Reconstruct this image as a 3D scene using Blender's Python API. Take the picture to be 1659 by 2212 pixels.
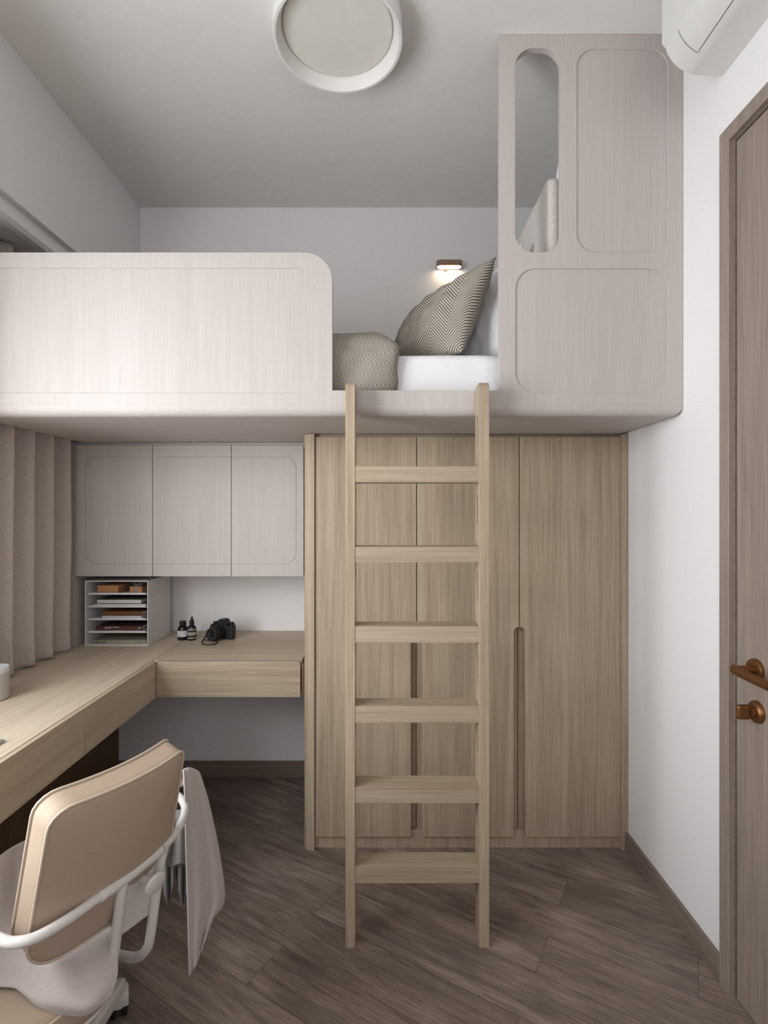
import bpy, bmesh, math, random
from mathutils import Vector, Matrix, noise
R = math.radians
for o in list(bpy.data.objects): bpy.data.objects.remove(o, do_unlink=True)
scene = bpy.context.scene
COL = scene.collection

# ------------------------------------------------------------------ camera, world, light, exposure
EYE, F, CX, CY = 1.28, 1130.0, 829.5, 1106.0
cd = bpy.data.cameras.new('camera'); cam = bpy.data.objects.new('camera', cd); COL.objects.link(cam)
cam.location = (0, 0, EYE); cam.rotation_euler = (R(90), 0, 0)
cd.sensor_fit = 'HORIZONTAL'; cd.sensor_width = 36; cd.lens = F / 1659 * 36; cd.clip_start = 0.02
scene.camera = cam
w = bpy.data.worlds.new('world'); scene.world = w; w.use_nodes = True
w.node_tree.nodes['Background'].inputs[0].default_value = (0.86, 0.93, 1.0, 1)
w.node_tree.nodes['Background'].inputs[1].default_value = 1.6
scene.view_settings.view_transform = 'Standard'; scene.view_settings.look = 'None'
scene.view_settings.gamma = 1; scene.view_settings.use_curve_mapping = False
scene.view_settings.exposure = -0.13
def area(name, loc, direction, sx, sy, power, color):
    l = bpy.data.lights.new(name, 'AREA'); l.shape = 'RECTANGLE'; l.size = sx; l.size_y = sy
    l.energy = power; l.color = color
    o = bpy.data.objects.new(name, l); COL.objects.link(o); o.location = loc
    o.rotation_euler = Vector(direction).to_track_quat('-Z', 'Y').to_euler()
    return o
area('daylight_window', (-1.47, 0.40, 1.34), (1, 0.12, -0.22), 1.25, 1.30, 63, (0.965, 0.975, 1.0))
area('fill_rear', (-0.1, -1.70, 1.95), (0.0, 1, -0.12), 1.5, 1.4, 15, (1.0, 0.985, 0.985))  # added fill light behind the camera; that wall has no opening

def XP(px, Y): return (px - CX) * Y / F
def ZP(py, Y): return EYE - (py - CY) * Y / F
def P3(px, py, Y): return Vector((XP(px, Y), Y, ZP(py, Y)))
def PZ(px, py, z):
    s = (py - CY) / (EYE - z); return Vector(((px - CX) / s, F / s, z))

# ------------------------------------------------------------------ materials
def lin(c): return tuple(((v/255)/12.92 if v/255 <= 0.04045 else ((v/255+0.055)/1.055)**2.4) for v in c) + (1,)
MATS = {}
def new_mat(name):
    m = bpy.data.materials.new(name); m.use_nodes = True; MATS[name] = m
    nt = m.node_tree; b = nt.nodes['Principled BSDF']; return m, nt, b
def N(nt, typ, **kw):
    n = nt.nodes.new(typ)
    for k, v in kw.items(): setattr(n, k, v)
    return n
def coords(nt, scale=(1,1,1), rot=(0,0,0), kind='Object'):
    t = N(nt, 'ShaderNodeTexCoord'); mp = N(nt, 'ShaderNodeMapping')
    mp.inputs['Scale'].default_value = scale; mp.inputs['Rotation'].default_value = rot
    nt.links.new(t.outputs[kind], mp.inputs['Vector']); return mp.outputs['Vector']
def noise_tex(nt, vec, scale=1, detail=4, rough=0.55, dist=0):
    n = N(nt, 'ShaderNodeTexNoise'); n.inputs['Scale'].default_value = scale; n.inputs['Detail'].default_value = detail
    n.inputs['Roughness'].default_value = rough; n.inputs['Distortion'].default_value = dist
    nt.links.new(vec, n.inputs['Vector']); return n.outputs['Fac']
def ramp(nt, fac, stops):
    r = N(nt, 'ShaderNodeValToRGB'); e = r.color_ramp.elements
    while len(e) < len(stops): e.new(0.5)
    for i, (p, c) in enumerate(stops): e[i].position = p; e[i].color = c
    nt.links.new(fac, r.inputs['Fac']); return r.outputs['Color']
def mixc(nt, fac, a, b, mode='MIX'):
    m = N(nt, 'ShaderNodeMix', data_type='RGBA', blend_type=mode)
    for s, v in ((0, fac), (6, a), (7, b)):
        if hasattr(v, 'node'): nt.links.new(v, m.inputs[s])
        else: m.inputs[s].default_value = v
    return m.outputs[2]
def math_(nt, op, a, b=None, c=None):
    m = N(nt, 'ShaderNodeMath', operation=op)
    for i, v in enumerate((a, b, c)):
        if v is None: continue
        if hasattr(v, 'node'): nt.links.new(v, m.inputs[i])
        else: m.inputs[i].default_value = v
    return m.outputs[0]
def bump(nt, b, h, strength=0.1, dist=0.002):
    n = N(nt, 'ShaderNodeBump'); n.inputs['Strength'].default_value = strength; n.inputs['Distance'].default_value = dist
    nt.links.new(h, n.inputs['Height']); nt.links.new(n.outputs[0], b.inputs['Normal'])
def plain(name, c, rough=0.5, metal=0, spec=0.5, nb=None, emis=None):
    m, nt, b = new_mat(name); b.inputs['Base Color'].default_value = lin(c)
    b.inputs['Roughness'].default_value = rough; b.inputs['Metallic'].default_value = metal
    b.inputs['Specular IOR Level'].default_value = spec
    v = coords(nt); f = noise_tex(nt, v, 30 if nb is None else nb[0], 3)
    col = mixc(nt, f, lin([x*0.975 for x in c]), lin([min(255, x*1.02) for x in c])); nt.links.new(col, b.inputs['Base Color'])
    if nb: bump(nt, b, f, nb[1], nb[2])
    if emis: b.inputs['Emission Color'].default_value = lin(emis[0]); b.inputs['Emission Strength'].default_value = emis[1]
    return m
def wood(name, dark, light, axis='Z', rough=0.5, freq=34, contrast=1.0, fine=0.5):
    m, nt, b = new_mat(name); i = 'XYZ'.index(axis)
    s1 = [freq]*3; s1[i] = freq*0.028; s2 = [freq*6.5]*3; s2[i] = freq*0.12; s3 = [4.0]*3; s3[i] = 0.5
    f1 = noise_tex(nt, coords(nt, s1), 1, 5, 0.6, 0.6)
    f2 = noise_tex(nt, coords(nt, s2), 1, 3, 0.6, 0.1)
    f3 = noise_tex(nt, coords(nt, s3), 1, 2)
    f = math_(nt, 'ADD', math_(nt, 'MULTIPLY', f1, 0.5*contrast), math_(nt, 'MULTIPLY', f2, fine*contrast))
    f = math_(nt, 'ADD', f, math_(nt, 'MULTIPLY', f3, 0.25))
    mid = 0.5*(0.5+fine)*contrast + 0.125
    col = ramp(nt, f, [(max(0, mid-0.2), lin(dark)), (min(1, mid+0.17), lin(light))])
    nt.links.new(col, b.inputs['Base Color']); b.inputs['Roughness'].default_value = rough
    b.inputs['Specular IOR Level'].default_value = 0.35
    bump(nt, b, f2, 0.08, 0.001); return m
def fabric(name, c1, c2, scale=420, rough=0.9, bmp=0.35, sheen=0.2, stretch=(1,1,0.6)):
    m, nt, b = new_mat(name)
    f = noise_tex(nt, coords(nt, stretch), scale, 2, 0.7)
    g = noise_tex(nt, coords(nt), 12, 2)
    c = ramp(nt, f, [(0.32, lin(c1)), (0.68, lin(c2))]); c = mixc(nt, math_(nt, 'MULTIPLY', g, 0.25), c, lin(c1))
    nt.links.new(c, b.inputs['Base Color']); b.inputs['Roughness'].default_value = rough
    b.inputs['Sheen Weight'].default_value = sheen; b.inputs['Specular IOR Level'].default_value = 0.2
    bump(nt, b, f, bmp, 0.0015); return m
def herringbone(name, su=9, sv=60, k=1.1):
    # zigzag woven stripes, in the cloth's own UV
    m, nt, b = new_mat(name)
    t = N(nt, 'ShaderNodeTexCoord'); s = N(nt, 'ShaderNodeSeparateXYZ'); nt.links.new(t.outputs['UV'], s.inputs[0])
    u, v = s.outputs[0], s.outputs[1]
    tri = math_(nt, 'PINGPONG', u, 1.0/su)
    ph = math_(nt, 'MULTIPLY', math_(nt, 'ADD', v, math_(nt, 'MULTIPLY', tri, k)), sv)
    st = math_(nt, 'SINE', math_(nt, 'MULTIPLY', ph, 2*math.pi))
    st = math_(nt, 'MULTIPLY_ADD', st, 0.5, 0.5)
    nz = noise_tex(nt, coords(nt), 500, 2)
    col = ramp(nt, st, [(0.30, lin((97, 91, 82))), (0.68, lin((196, 189, 177)))])
    col = mixc(nt, math_(nt, 'MULTIPLY', nz, 0.25), col, lin((120, 112, 100)))
    nt.links.new(col, b.inputs['Base Color']); b.inputs['Roughness'].default_value = 0.9; b.inputs['Specular IOR Level'].default_value = 0.15
    bump(nt, b, st, 0.15, 0.001); return m

PAINT = plain('wall_paint', (233, 231, 231), 0.75, nb=(180, 0.03, 0.0006))
CEILP = plain('ceiling_paint', (228, 226, 223), 0.85)
OAK_Z = wood('oak_upright_grain', (145, 128, 107), (185, 168, 146), 'Z', 0.5, 48, 1.1)
OAK_X = wood('oak_crosswise_grain', (140, 123, 103), (180, 164, 143), 'X')
OAK_Y = wood('oak_lengthwise_grain', (160, 142, 119), (196, 181, 160), 'Y')
TOP_LIT_Y = wood('oak_lit_top_lengthwise', (182, 165, 142), (214, 200, 180), 'Y')  # desk oak lightened, brightness of the lit top put into the colour
TOP_LIT_X = wood('oak_lit_top_crosswise', (178, 160, 137), (210, 195, 174), 'X')  # same oak as the drawer fronts, lit tone painted in
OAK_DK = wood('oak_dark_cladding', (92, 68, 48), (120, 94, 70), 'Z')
ASH_Z = wood('ash_greige_veneer', (180, 172, 167), (197, 190, 186), 'Z', 0.55, 60, 0.62, 0.8)
WALNUT = wood('greyed_walnut_upright', (116, 102, 93), (156, 142, 132), 'Z', 0.45, 60)
WALNUT_Y = wood('greyed_walnut_lengthwise', (104, 90, 81), (140, 125, 115), 'Y', 0.45, 60)
WALNUT_X = wood('greyed_walnut_crosswise', (104, 90, 81), (140, 125, 115), 'X', 0.45, 60)
DARKGAP = plain('painted_gap_shade', (40, 32, 26), 0.9)  # near-black colour standing in for shade inside narrow gaps
LEATHER = plain('beige_leather', (172, 153, 134), 0.55, spec=0.3, nb=(400, 0.08, 0.0006))
PIPE = plain('piping_leather', (190, 174, 156), 0.45)
WMETAL = plain('powder_coated_white_metal', (205, 200, 196), 0.38)
THROW = fabric('throw_weave', (176, 165, 160), (196, 186, 182), 420, 0.85, 0.3, 0.25)
THROW_SHADE = fabric('throw_weave_shaded', (128, 124, 120), (156, 151, 146), 420)  # darker copy of the throw cloth, shade put into its colour
CURT = fabric('curtain_weave', (166, 155, 148), (194, 183, 176), 430, 0.9, 0.4, 0.2, (1, 1, 0.35))
BOUCLE = fabric('boucle', (180, 172, 165), (222, 216, 211), 260, 0.95, 0.9, 0.3, (1,1,1))
LINEN = plain('white_linen', (236, 236, 238), 0.85)
HB_P = herringbone('herringbone_pillow_weave', 10, 52, 1.25)
HB_D = herringbone('herringbone_duvet_weave', 12, 62, 1.3)
BRONZE = plain('brushed_bronze', (132, 93, 60), 0.36, 0.85)
WPLAST = plain('white_plastic', (218, 217, 214), 0.4)
LAMPW = plain('lamp_white_enamel', (232, 230, 227), 0.5)
DIFF = plain('lamp_opal_diffuser', (226, 223, 214), 0.6)
GLOW = plain('warm_led', (255, 240, 215), 0.5, emis=((255, 226, 188), 11.0))
LAMPWOOD = wood('lamp_walnut', (120, 96, 78), (150, 124, 104), 'X', 0.5, 70)
BLACKG = plain('black_glass', (16, 15, 16), 0.18)
BLACKP = plain('black_camera_body', (20, 20, 22), 0.45, nb=(900, 0.3, 0.0004))
RUBBER = plain('black_rubber', (14, 14, 15), 0.6)
CHROME = plain('dark_chrome_ring', (110, 112, 116), 0.25, 0.9)
STRAP = plain('brown_leather_strap', (58, 38, 28), 0.45)
LBLW = plain('paper_label', (205, 203, 205), 0.7)
LBLC = plain('cream_label', (190, 186, 170), 0.7)
INK = plain('black_ink', (22, 22, 22), 0.7)
WINK = plain('white_ink', (225, 222, 220), 0.7)
KRAFT = plain('kraft_card', (176, 128, 86), 0.8)
RIBBON = plain('grey_ribbon', (140, 128, 124), 0.7)
ORGW = plain('organiser_white_board', (214, 212, 212), 0.6)
ORGG = plain('organiser_taupe_side', (186, 178, 173), 0.6)
PAGES = plain('book_pages', (206, 204, 206), 0.85)
OLIVE = plain('olive_book_cover', (150, 150, 128), 0.7)
DOLIVE = plain('dark_olive_cover', (84, 84, 66), 0.7)
MAROON = plain('maroon_cover', (78, 44, 38), 0.6)
BROWNC = plain('umber_cover', (104, 66, 36), 0.7)
GARD = plain('aubergine_cover', (92, 62, 56), 0.6)
SILVER = plain('silver_aluminium', (190, 192, 196), 0.3, 0.7)
WAX = plain('white_ceramic', (214, 212, 212), 0.4)
GREIGE = plain('greige_ceramic', (180, 174, 168), 0.4)
FRAME = plain('window_frame_white', (210, 210, 210), 0.4)
def glass(name, tint=(0.97, 0.98, 0.98, 1)):
    m, nt, b = new_mat(name); nt.nodes.remove(b)
    tr = N(nt, 'ShaderNodeBsdfTransparent'); tr.inputs[0].default_value = tint
    gl = N(nt, 'ShaderNodeBsdfGlossy'); gl.inputs['Roughness'].default_value = 0.03
    lw = N(nt, 'ShaderNodeLayerWeight'); lw.inputs['Blend'].default_value = 0.5
    fr = N(nt, 'ShaderNodeMath', operation='MULTIPLY_ADD'); pw = N(nt, 'ShaderNodeMath', operation='POWER'); pw.inputs[1].default_value = 4.0
    nt.links.new(lw.outputs['Facing'], pw.inputs[0]); nt.links.new(pw.outputs[0], fr.inputs[0]); fr.inputs[1].default_value = 0.5; fr.inputs[2].default_value = 0.03
    mx = N(nt, 'ShaderNodeMixShader'); nt.links.new(fr.outputs[0], mx.inputs[0]); nt.links.new(tr.outputs[0], mx.inputs[1]); nt.links.new(gl.outputs[0], mx.inputs[2])
    nt.links.new(mx.outputs[0], nt.nodes['Material Output'].inputs[0]); return m
GLASS = glass('clear_glass')
def floor_mat():
    m, nt, b = new_mat('grey_brown_plank_floor')
    v = coords(nt, (1,1,1), (0,0,R(31)))
    br = N(nt, 'ShaderNodeTexBrick'); br.offset = 0.37; nt.links.new(v, br.inputs['Vector'])
    for k, x in (('Scale', 1), ('Mortar Size', 0.0007), ('Mortar Smooth', 0.3), ('Bias', 0.0), ('Brick Width', 1.05), ('Row Height', 0.146)): br.inputs[k].default_value = x
    br.inputs['Color1'].default_value = (0, 0, 0, 1); br.inputs['Color2'].default_value = (1, 1, 1, 1); br.inputs['Mortar'].default_value = (0.5, 0.5, 0.5, 1)
    off = N(nt, 'ShaderNodeVectorMath', operation='ADD')
    sc = N(nt, 'ShaderNodeVectorMath', operation='SCALE'); nt.links.new(br.outputs['Color'], sc.inputs[0]); sc.inputs['Scale'].default_value = 7.0
    nt.links.new(v, off.inputs[0]); nt.links.new(sc.outputs[0], off.inputs[1])
    def g(scale, *a):
        mp = N(nt, 'ShaderNodeMapping'); mp.inputs['Scale'].default_value = scale; nt.links.new(off.outputs[0], mp.inputs['Vector'])
        return noise_tex(nt, mp.outputs[0], *a)
    f1 = g((2.2, 26, 1), 1, 6, 0.65, 1.2); f2 = g((11, 240, 1), 1, 5, 0.75, 0.25); f3 = g((2.5, 5, 1), 1, 3, 0.5, 1.0)
    f = math_(nt, 'ADD', math_(nt, 'MULTIPLY', f1, 0.45), math_(nt, 'MULTIPLY', f2, 0.55))
    f = math_(nt, 'ADD', f, math_(nt, 'MULTIPLY', f3, 0.35))
    col = ramp(nt, f, [(0.46, lin((74, 63, 58))), (0.66, lin((126, 112, 103))), (0.84, lin((168, 153, 142)))])
    tint = mixc(nt, br.outputs['Color'], lin((240, 237, 236)), lin((255, 255, 255)))
    col = mixc(nt, 1.0, col, tint, 'MULTIPLY')
    col = mixc(nt, br.outputs['Fac'], col, lin((66, 56, 51)))
    nt.links.new(col, b.inputs['Base Color']); b.inputs['Roughness'].default_value = 0.5; b.inputs['Specular IOR Level'].default_value = 0.3
    bump(nt, b, f2, 0.12, 0.001); return m
FLOORM = floor_mat()

# ------------------------------------------------------------------ build helpers
def finish(me, mat, smooth=38):
    me.materials.append(mat)
    if smooth:
        me.polygons.foreach_set('use_smooth', [True]*len(me.polygons)); me.set_sharp_from_angle(angle=R(smooth))
    me.update()
def root_of(o):
    while o.parent: o = o.parent
    return o
def BM(): return bmesh.new()
def add(name, src, mat, parent=None, label=None, smooth=38, origin=None, keep=False):
    if isinstance(src, bmesh.types.BMesh):
        if not keep: bmesh.ops.recalc_face_normals(src, faces=src.faces)
        me = bpy.data.meshes.new(name); src.to_mesh(me); src.free()
    else: me = src
    org = Vector(root_of(parent).location) if parent else Vector(origin or (0, 0, 0))
    me.transform(Matrix.Translation(-org)); finish(me, mat, smooth)
    o = bpy.data.objects.new(name, me); COL.objects.link(o)
    if parent: o.parent = parent
    else: o.location = org
    if label: o['label'] = label
    if 0 < smooth <= 50:
        m = o.modifiers.new('face_weighted_normals', 'WEIGHTED_NORMAL'); m.keep_sharp = True; m.weight = 100
    return o
def thing(name, loc, label, cat, group=None):
    o = bpy.data.objects.new(name, None); COL.objects.link(o); o.location = loc; o.empty_display_size = 0.05
    tag(o, label, cat, group); return o
def tag(o, label, cat, group=None):
    o['label'] = label; o['category'] = cat
    if group: o['group'] = group
    return o
def struct(name, src, mat, parent=None, smooth=38, origin=None):
    o = add(name, src, mat, parent, smooth=smooth, origin=origin)
    if not parent: o['kind'] = 'structure'
    return o
def box(bm, x0, x1, y0, y1, z0, z1, bev=0, seg=3, pick=None):
    vs = [bm.verts.new((x, y, z)) for x in (x0, x1) for y in (y0, y1) for z in (z0, z1)]
    fs = [bm.faces.new([vs[i] for i in q]) for q in ((0,1,3,2),(4,6,7,5),(0,4,5,1),(2,3,7,6),(0,2,6,4),(1,5,7,3))]
    if bev:
        es = {e for f in fs for e in f.edges}
        if pick: es = {e for e in es if pick(e)}
        bmesh.ops.bevel(bm, geom=list(es), offset=bev, segments=seg, profile=0.5, affect='EDGES')
    return vs
def obox(bm, M, sx, sy, sz, bev=0, seg=2):
    b2 = bmesh.new(); box(b2, -sx/2, sx/2, -sy/2, sy/2, -sz/2, sz/2, bev, seg); b2.transform(M)
    me = bpy.data.meshes.new('t'); b2.to_mesh(me); b2.free(); bm.from_mesh(me); bpy.data.meshes.remove(me)
def spline(pts, n=8):
    pts = [Vector(p) for p in pts]; out = []
    for i in range(len(pts)-1):
        p0 = pts[max(i-1, 0)]; p1 = pts[i]; p2 = pts[i+1]; p3 = pts[min(i+2, len(pts)-1)]
        for k in range(n):
            t = k/n
            out.append(0.5*((2*p1)+(p2-p0)*t+(2*p0-5*p1+4*p2-p3)*t*t+(3*p1-p0-3*p2+p3)*t**3))
    out.append(pts[-1]); return out
def tube(bm, pts, r, seg=14, closed=False, caps=True, flat=None):
    pts = [Vector(p) for p in pts]; n = len(pts); rings = []
    rr = r if isinstance(r, (list, tuple)) else [r]*n
    prev = None
    for i, p in enumerate(pts):
        if closed: t = pts[(i+1) % n] - pts[i-1]
        else: t = pts[min(i+1, n-1)] - pts[max(i-1, 0)]
        t.normalize()
        if prev is None:
            a = Vector((0,0,1)) if abs(t.z) < 0.9 else Vector((1,0,0)); x = t.cross(a).normalized()
        else: x = (prev - t*prev.dot(t)).normalized()
        prev = x; y = t.cross(x)
        fx, fy = flat or (1, 1)
        rings.append([bm.verts.new(p + (x*math.cos(2*math.pi*k/seg)*fx + y*math.sin(2*math.pi*k/seg)*fy)*rr[i]) for k in range(seg)])
    m = n if closed else n-1
    for i in range(m):
        a, b = rings[i], rings[(i+1) % n]
        for k in range(seg): bm.faces.new((a[k], a[(k+1) % seg], b[(k+1) % seg], b[k]))
    if not closed and caps: bm.faces.new(rings[0][::-1]); bm.faces.new(rings[-1])
def lathe(bm, prof, M=Matrix(), seg=40, cap=True):
    rings = []
    for r, z in prof:
        if r < 1e-6: rings.append([bm.verts.new(M @ Vector((0, 0, z)))])
        else: rings.append([bm.verts.new(M @ Vector((r*math.cos(2*math.pi*k/seg), r*math.sin(2*math.pi*k/seg), z))) for k in range(seg)])
    for a, b in zip(rings, rings[1:]):
        for k in range(seg):
            k2 = (k+1) % seg
            if len(a) == 1 and len(b) == 1: continue
            if len(a) == 1: bm.faces.new((a[0], b[k], b[k2]))
            elif len(b) == 1: bm.faces.new((a[k], a[k2], b[0]))
            else: bm.faces.new((a[k], a[k2], b[k2], b[k]))
    if cap:
        if len(rings[0]) > 1: bm.faces.new(rings[0][::-1])
        if len(rings[-1]) > 1: bm.faces.new(rings[-1])
def T(x, y, z): return Matrix.Translation((x, y, z))
def prism(bm, prof, y0, y1, axis='Y'):
    """profile points (a, b); axis Y: a=X b=Z, axis X: a=Y b=Z"""
    def mk(a, b, t): return (a, t, b) if axis == 'Y' else (t, a, b)
    A = [bm.verts.new(mk(a, b, y0)) for a, b in prof]; B = [bm.verts.new(mk(a, b, y1)) for a, b in prof]
    n = len(prof)
    for i in range(n): bm.faces.new((A[i], A[(i+1) % n], B[(i+1) % n], B[i]))
    bm.faces.new(A[::-1]); bm.faces.new(B)
def rrect(x0, x1, z0, z1, r, n=8):
    """rounded rectangle; r is one radius or (bottom-left, bottom-right, top-right, top-left)"""
    rs = r if isinstance(r, (tuple, list)) else (r,)*4; out = []
    for (cx, cz, a0, rad) in ((x0, z0, 180, rs[0]), (x1, z0, 270, rs[1]), (x1, z1, 0, rs[2]), (x0, z1, 90, rs[3])):
        if rad < 1e-5: out.append((cx, cz)); continue
        ox = cx + (rad if cx == x0 else -rad); oz = cz + (rad if cz == z0 else -rad)
        for k in range(n+1):
            a = R(a0 + 90*k/n); out.append((ox + rad*math.cos(a), oz + rad*math.sin(a)))
    return out
def plate(loops, y_front, thick, bev=0.0, frame='Y'):
    """flat board cut from 2D loops (holes allowed). frame Y: loops are (X,Z), front face at Y=y_front and body behind it.
       frame X: loops are (Y,Z), front face at X=y_front, body towards -X"""
    cu = bpy.data.curves.new('c', 'CURVE'); cu.dimensions = '2D'; cu.fill_mode = 'BOTH'
    cu.extrude = thick/2 - bev; cu.bevel_depth = bev; cu.bevel_resolution = 2; cu.offset = -bev
    for lp in loops:
        sp = cu.splines.new('POLY'); sp.points.add(len(lp)-1); sp.use_cyclic_u = True
        for p, (a, b) in zip(sp.points, lp): p.co = (a, b, 0, 1)
    o = bpy.data.objects.new('c', cu); COL.objects.link(o)
    bpy.context.view_layer.update()
    me = bpy.data.meshes.new_from_object(o.evaluated_get(bpy.context.evaluated_depsgraph_get()))
    bpy.data.objects.remove(o); bpy.data.curves.remove(cu)
    if frame == 'Y': M = Matrix(((1,0,0,0),(0,0,-1,y_front+thick/2),(0,1,0,0),(0,0,0,1)))
    else: M = Matrix(((0,0,1,y_front-thick/2),(1,0,0,0),(0,1,0,0),(0,0,0,1)))
    me.transform(M); me.materials.clear()
    bm = bmesh.new(); bm.from_mesh(me); bpy.data.meshes.remove(me)
    bmesh.ops.remove_doubles(bm, verts=bm.verts, dist=1e-5)
    return bm
def textmesh(s, size, M, depth=0.0003, bold=False, squash=1.0):
    cu = bpy.data.curves.new('t', 'FONT'); cu.body = s; cu.size = size; cu.extrude = depth; cu.align_x = 'LEFT'
    if bold: cu.offset = size*0.018
    o = bpy.data.objects.new('t', cu); COL.objects.link(o); bpy.context.view_layer.update()
    me = bpy.data.meshes.new_from_object(o.evaluated_get(bpy.context.evaluated_depsgraph_get()))
    bpy.data.objects.remove(o); bpy.data.curves.remove(cu); me.materials.clear()
    me.transform(M @ Matrix.Diagonal((squash, 1, 1, 1))); return me
def facing_front(x, y, z):  # text plane XZ, looking to -Y
    return Matrix(((1,0,0,x),(0,0,-1,y),(0,1,0,z),(0,0,0,1)))
def gridmesh(name, f, nu, nv, uv=True):
    bm = bmesh.new(); V = [[bm.verts.new(f(i/nu, j/nv)) for j in range(nv+1)] for i in range(nu+1)]
    L = bm.loops.layers.uv.new('UVMap')
    for i in range(nu):
        for j in range(nv):
            fc = bm.faces.new((V[i][j], V[i+1][j], V[i+1][j+1], V[i][j+1]))
            for lp, (a, b) in zip(fc.loops, ((i, j), (i+1, j), (i+1, j+1), (i, j+1))): lp[L].uv = (a/nu, b/nv)
    return bm
def solid(o, t, off=0):
    m = o.modifiers.new('thickness', 'SOLIDIFY'); m.thickness = t; m.offset = off; return o
def subd(o, n=1):
    m = o.modifiers.new('subdivision', 'SUBSURF'); m.levels = n; m.render_levels = n; return o
def nz(x, y, z=0): return noise.noise(Vector((x, y, z)))

# ------------------------------------------------------------------ room shell
XR, XL, YB, YF, ZC = 0.923, -1.18, 2.532, -1.8, 2.754
b = BM(); box(b, -1.75, 1.3, YF-0.1, YB+0.1, -0.1, 0); struct('floor', b, FLOORM)
b = BM(); box(b, -1.75, 1.3, YF-0.1, YB+0.1, ZC, ZC+0.1); struct('ceiling', b, CEILP)
b = BM(); box(b, -1.75, 1.3, YB, YB+0.1, 0, ZC); struct('wall_back', b, PAINT)
b = BM(); box(b, -1.75, 1.3, YF-0.1, YF, 0, ZC); struct('wall_front', b, PAINT)
b = BM()
box(b, XR, XR+0.15, 1.392, YB, 0, ZC); box(b, XR, XR+0.15, YF, 0.50, 0, ZC); box(b, XR, XR+0.15, 0.50, 1.392, 2.275, ZC)
struct('wall_right', b, PAINT)
b = BM(); WY0, WY1 = -0.05, 1.44
box(b, -1.6, XL, YF, YB, 2.277, ZC)                                    # beam above the window
box(b, -1.6, -1.203, YF, YB, 2.219, 2.277, 0)
box(b, -1.6, -1.37, YF, YB, 0, 0.66)
box(b, -1.6, -1.37, WY1, YB, 0.66, 2.219); box(b, -1.6, -1.37, YF, WY0, 0.66, 2.219)
struct('wall_left', b, PAINT)
b = BM(); prism(b, [(-1.198, 2.205), (-1.190, 2.219), (-1.203, 2.219), (-1.225, 2.219), (-1.225, 2.205)], YF, YB-0.001); struct('trim_1', b, FRAME)
# window (to the left, beside the camera)
fw = 0.05; win = None
b = plate([rrect(WY0, WY1, 0.66, 2.219, 0), rrect(WY0+fw, 0.60, 0.66+fw, 2.219-fw, 0), rrect(0.65, WY1-fw, 0.66+fw, 2.219-fw, 0)], -1.39, 0.06, 0.003, 'X')
win = struct('window_1', b, FRAME)
b = BM(); box(b, -1.425, -1.419, WY0+fw, WY1-fw, 0.66+fw, 2.219-fw); add('window_pane', b, GLASS, win)
# baseboards
b = BM(); box(b, XR-0.013, XR, 1.421, 1.976, 0, 0.07, 0.002, 2); struct('baseboard_right', b, WALNUT_Y)
b = BM(); box(b, -1.283, -0.30, YB-0.013, YB, 0, 0.078, 0.002, 2); struct('baseboard_back', b, WALNUT_X)

# door with frame and bronze handles
b = BM(); box(b, XR+0.002, XR+0.042, 0.52, 1.3725, 0.005, 2.253, 0.002, 2)
door = struct('door_1', b, WALNUT, origin=(XR, 1.0, 0))
b = plate([[(0.46, 0), (1.421, 0), (1.421, 2.302), (0.46, 2.302)][::1]], 0, 0.01)
b.free()
fr = [(1.382, 0), (1.421, 0), (1.421, 2.302), (0.47, 2.302), (0.47, 0), (0.509, 0), (0.509, 2.263), (1.382, 2.263)]
b = plate([fr], XR+0.12, 0.133, 0.002, 'X')
o = add('door_frame', b, WALNUT, door)
b = plate([[(1.376, 0), (1.382, 0), (1.382, 2.263), (0.509, 2.263), (0.509, 0), (0.515, 0), (0.515, 2.257), (1.376, 2.257)]], XR+0.12, 0.1195, 0, 'X'); add('door_stop', b, WALNUT_Y, door)
def Mx(x, y, z): # lathe axis pointing to -X
    return Matrix(((0,0,-1,x),(1,0,0,y),(0,-1,0,z),(0,0,0,1)))
XD = XR+0.002; HY = 1.298
hz_, kz_ = ZP(1447, HY), ZP(1537, HY)
b = BM(); lathe(b, [(0.0275, 0), (0.0275, 0.006), (0.0255, 0.010), (0.022, 0.011), (0.0, 0.011)], Mx(XD, HY, hz_)); h = add('door_handle', b, BRONZE, door, 'bronze lever handle on a round rose', 30)
b = BM(); tube(b, [(XD-0.008, HY, hz_), (XD-0.04, HY, hz_), (XD-0.06, HY-0.002, hz_)], [0.0115, 0.0105, 0.0095], 20)
lv = spline([(XD-0.052, HY+0.010, hz_), (XD-0.058, HY, hz_), (XD-0.059, HY-0.03, hz_), (XD-0.058, HY-0.08, hz_-0.001), (XD-0.058, HY-0.128, hz_-0.001)], 5)
tube(b, lv, 0.0118, 20, flat=(0.62, 1.0)); add('lever', b, BRONZE, h)
b = BM(); lathe(b, [(0.0275, 0), (0.0275, 0.004), (0.025, 0.009), (0.020, 0.012), (0.014, 0.012), (0.014, 0.022), (0.0, 0.022)], Mx(XD, HY-0.003, kz_)); k = add('thumb_lock', b, BRONZE, door, 'bronze round thumb turn below the lever', 30)
b = BM(); obox(b, T(XD-0.036, HY-0.003, kz_), 0.034, 0.015, 0.037, 0.0074, 5); add('thumb_turn', b, BRONZE, k)

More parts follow.
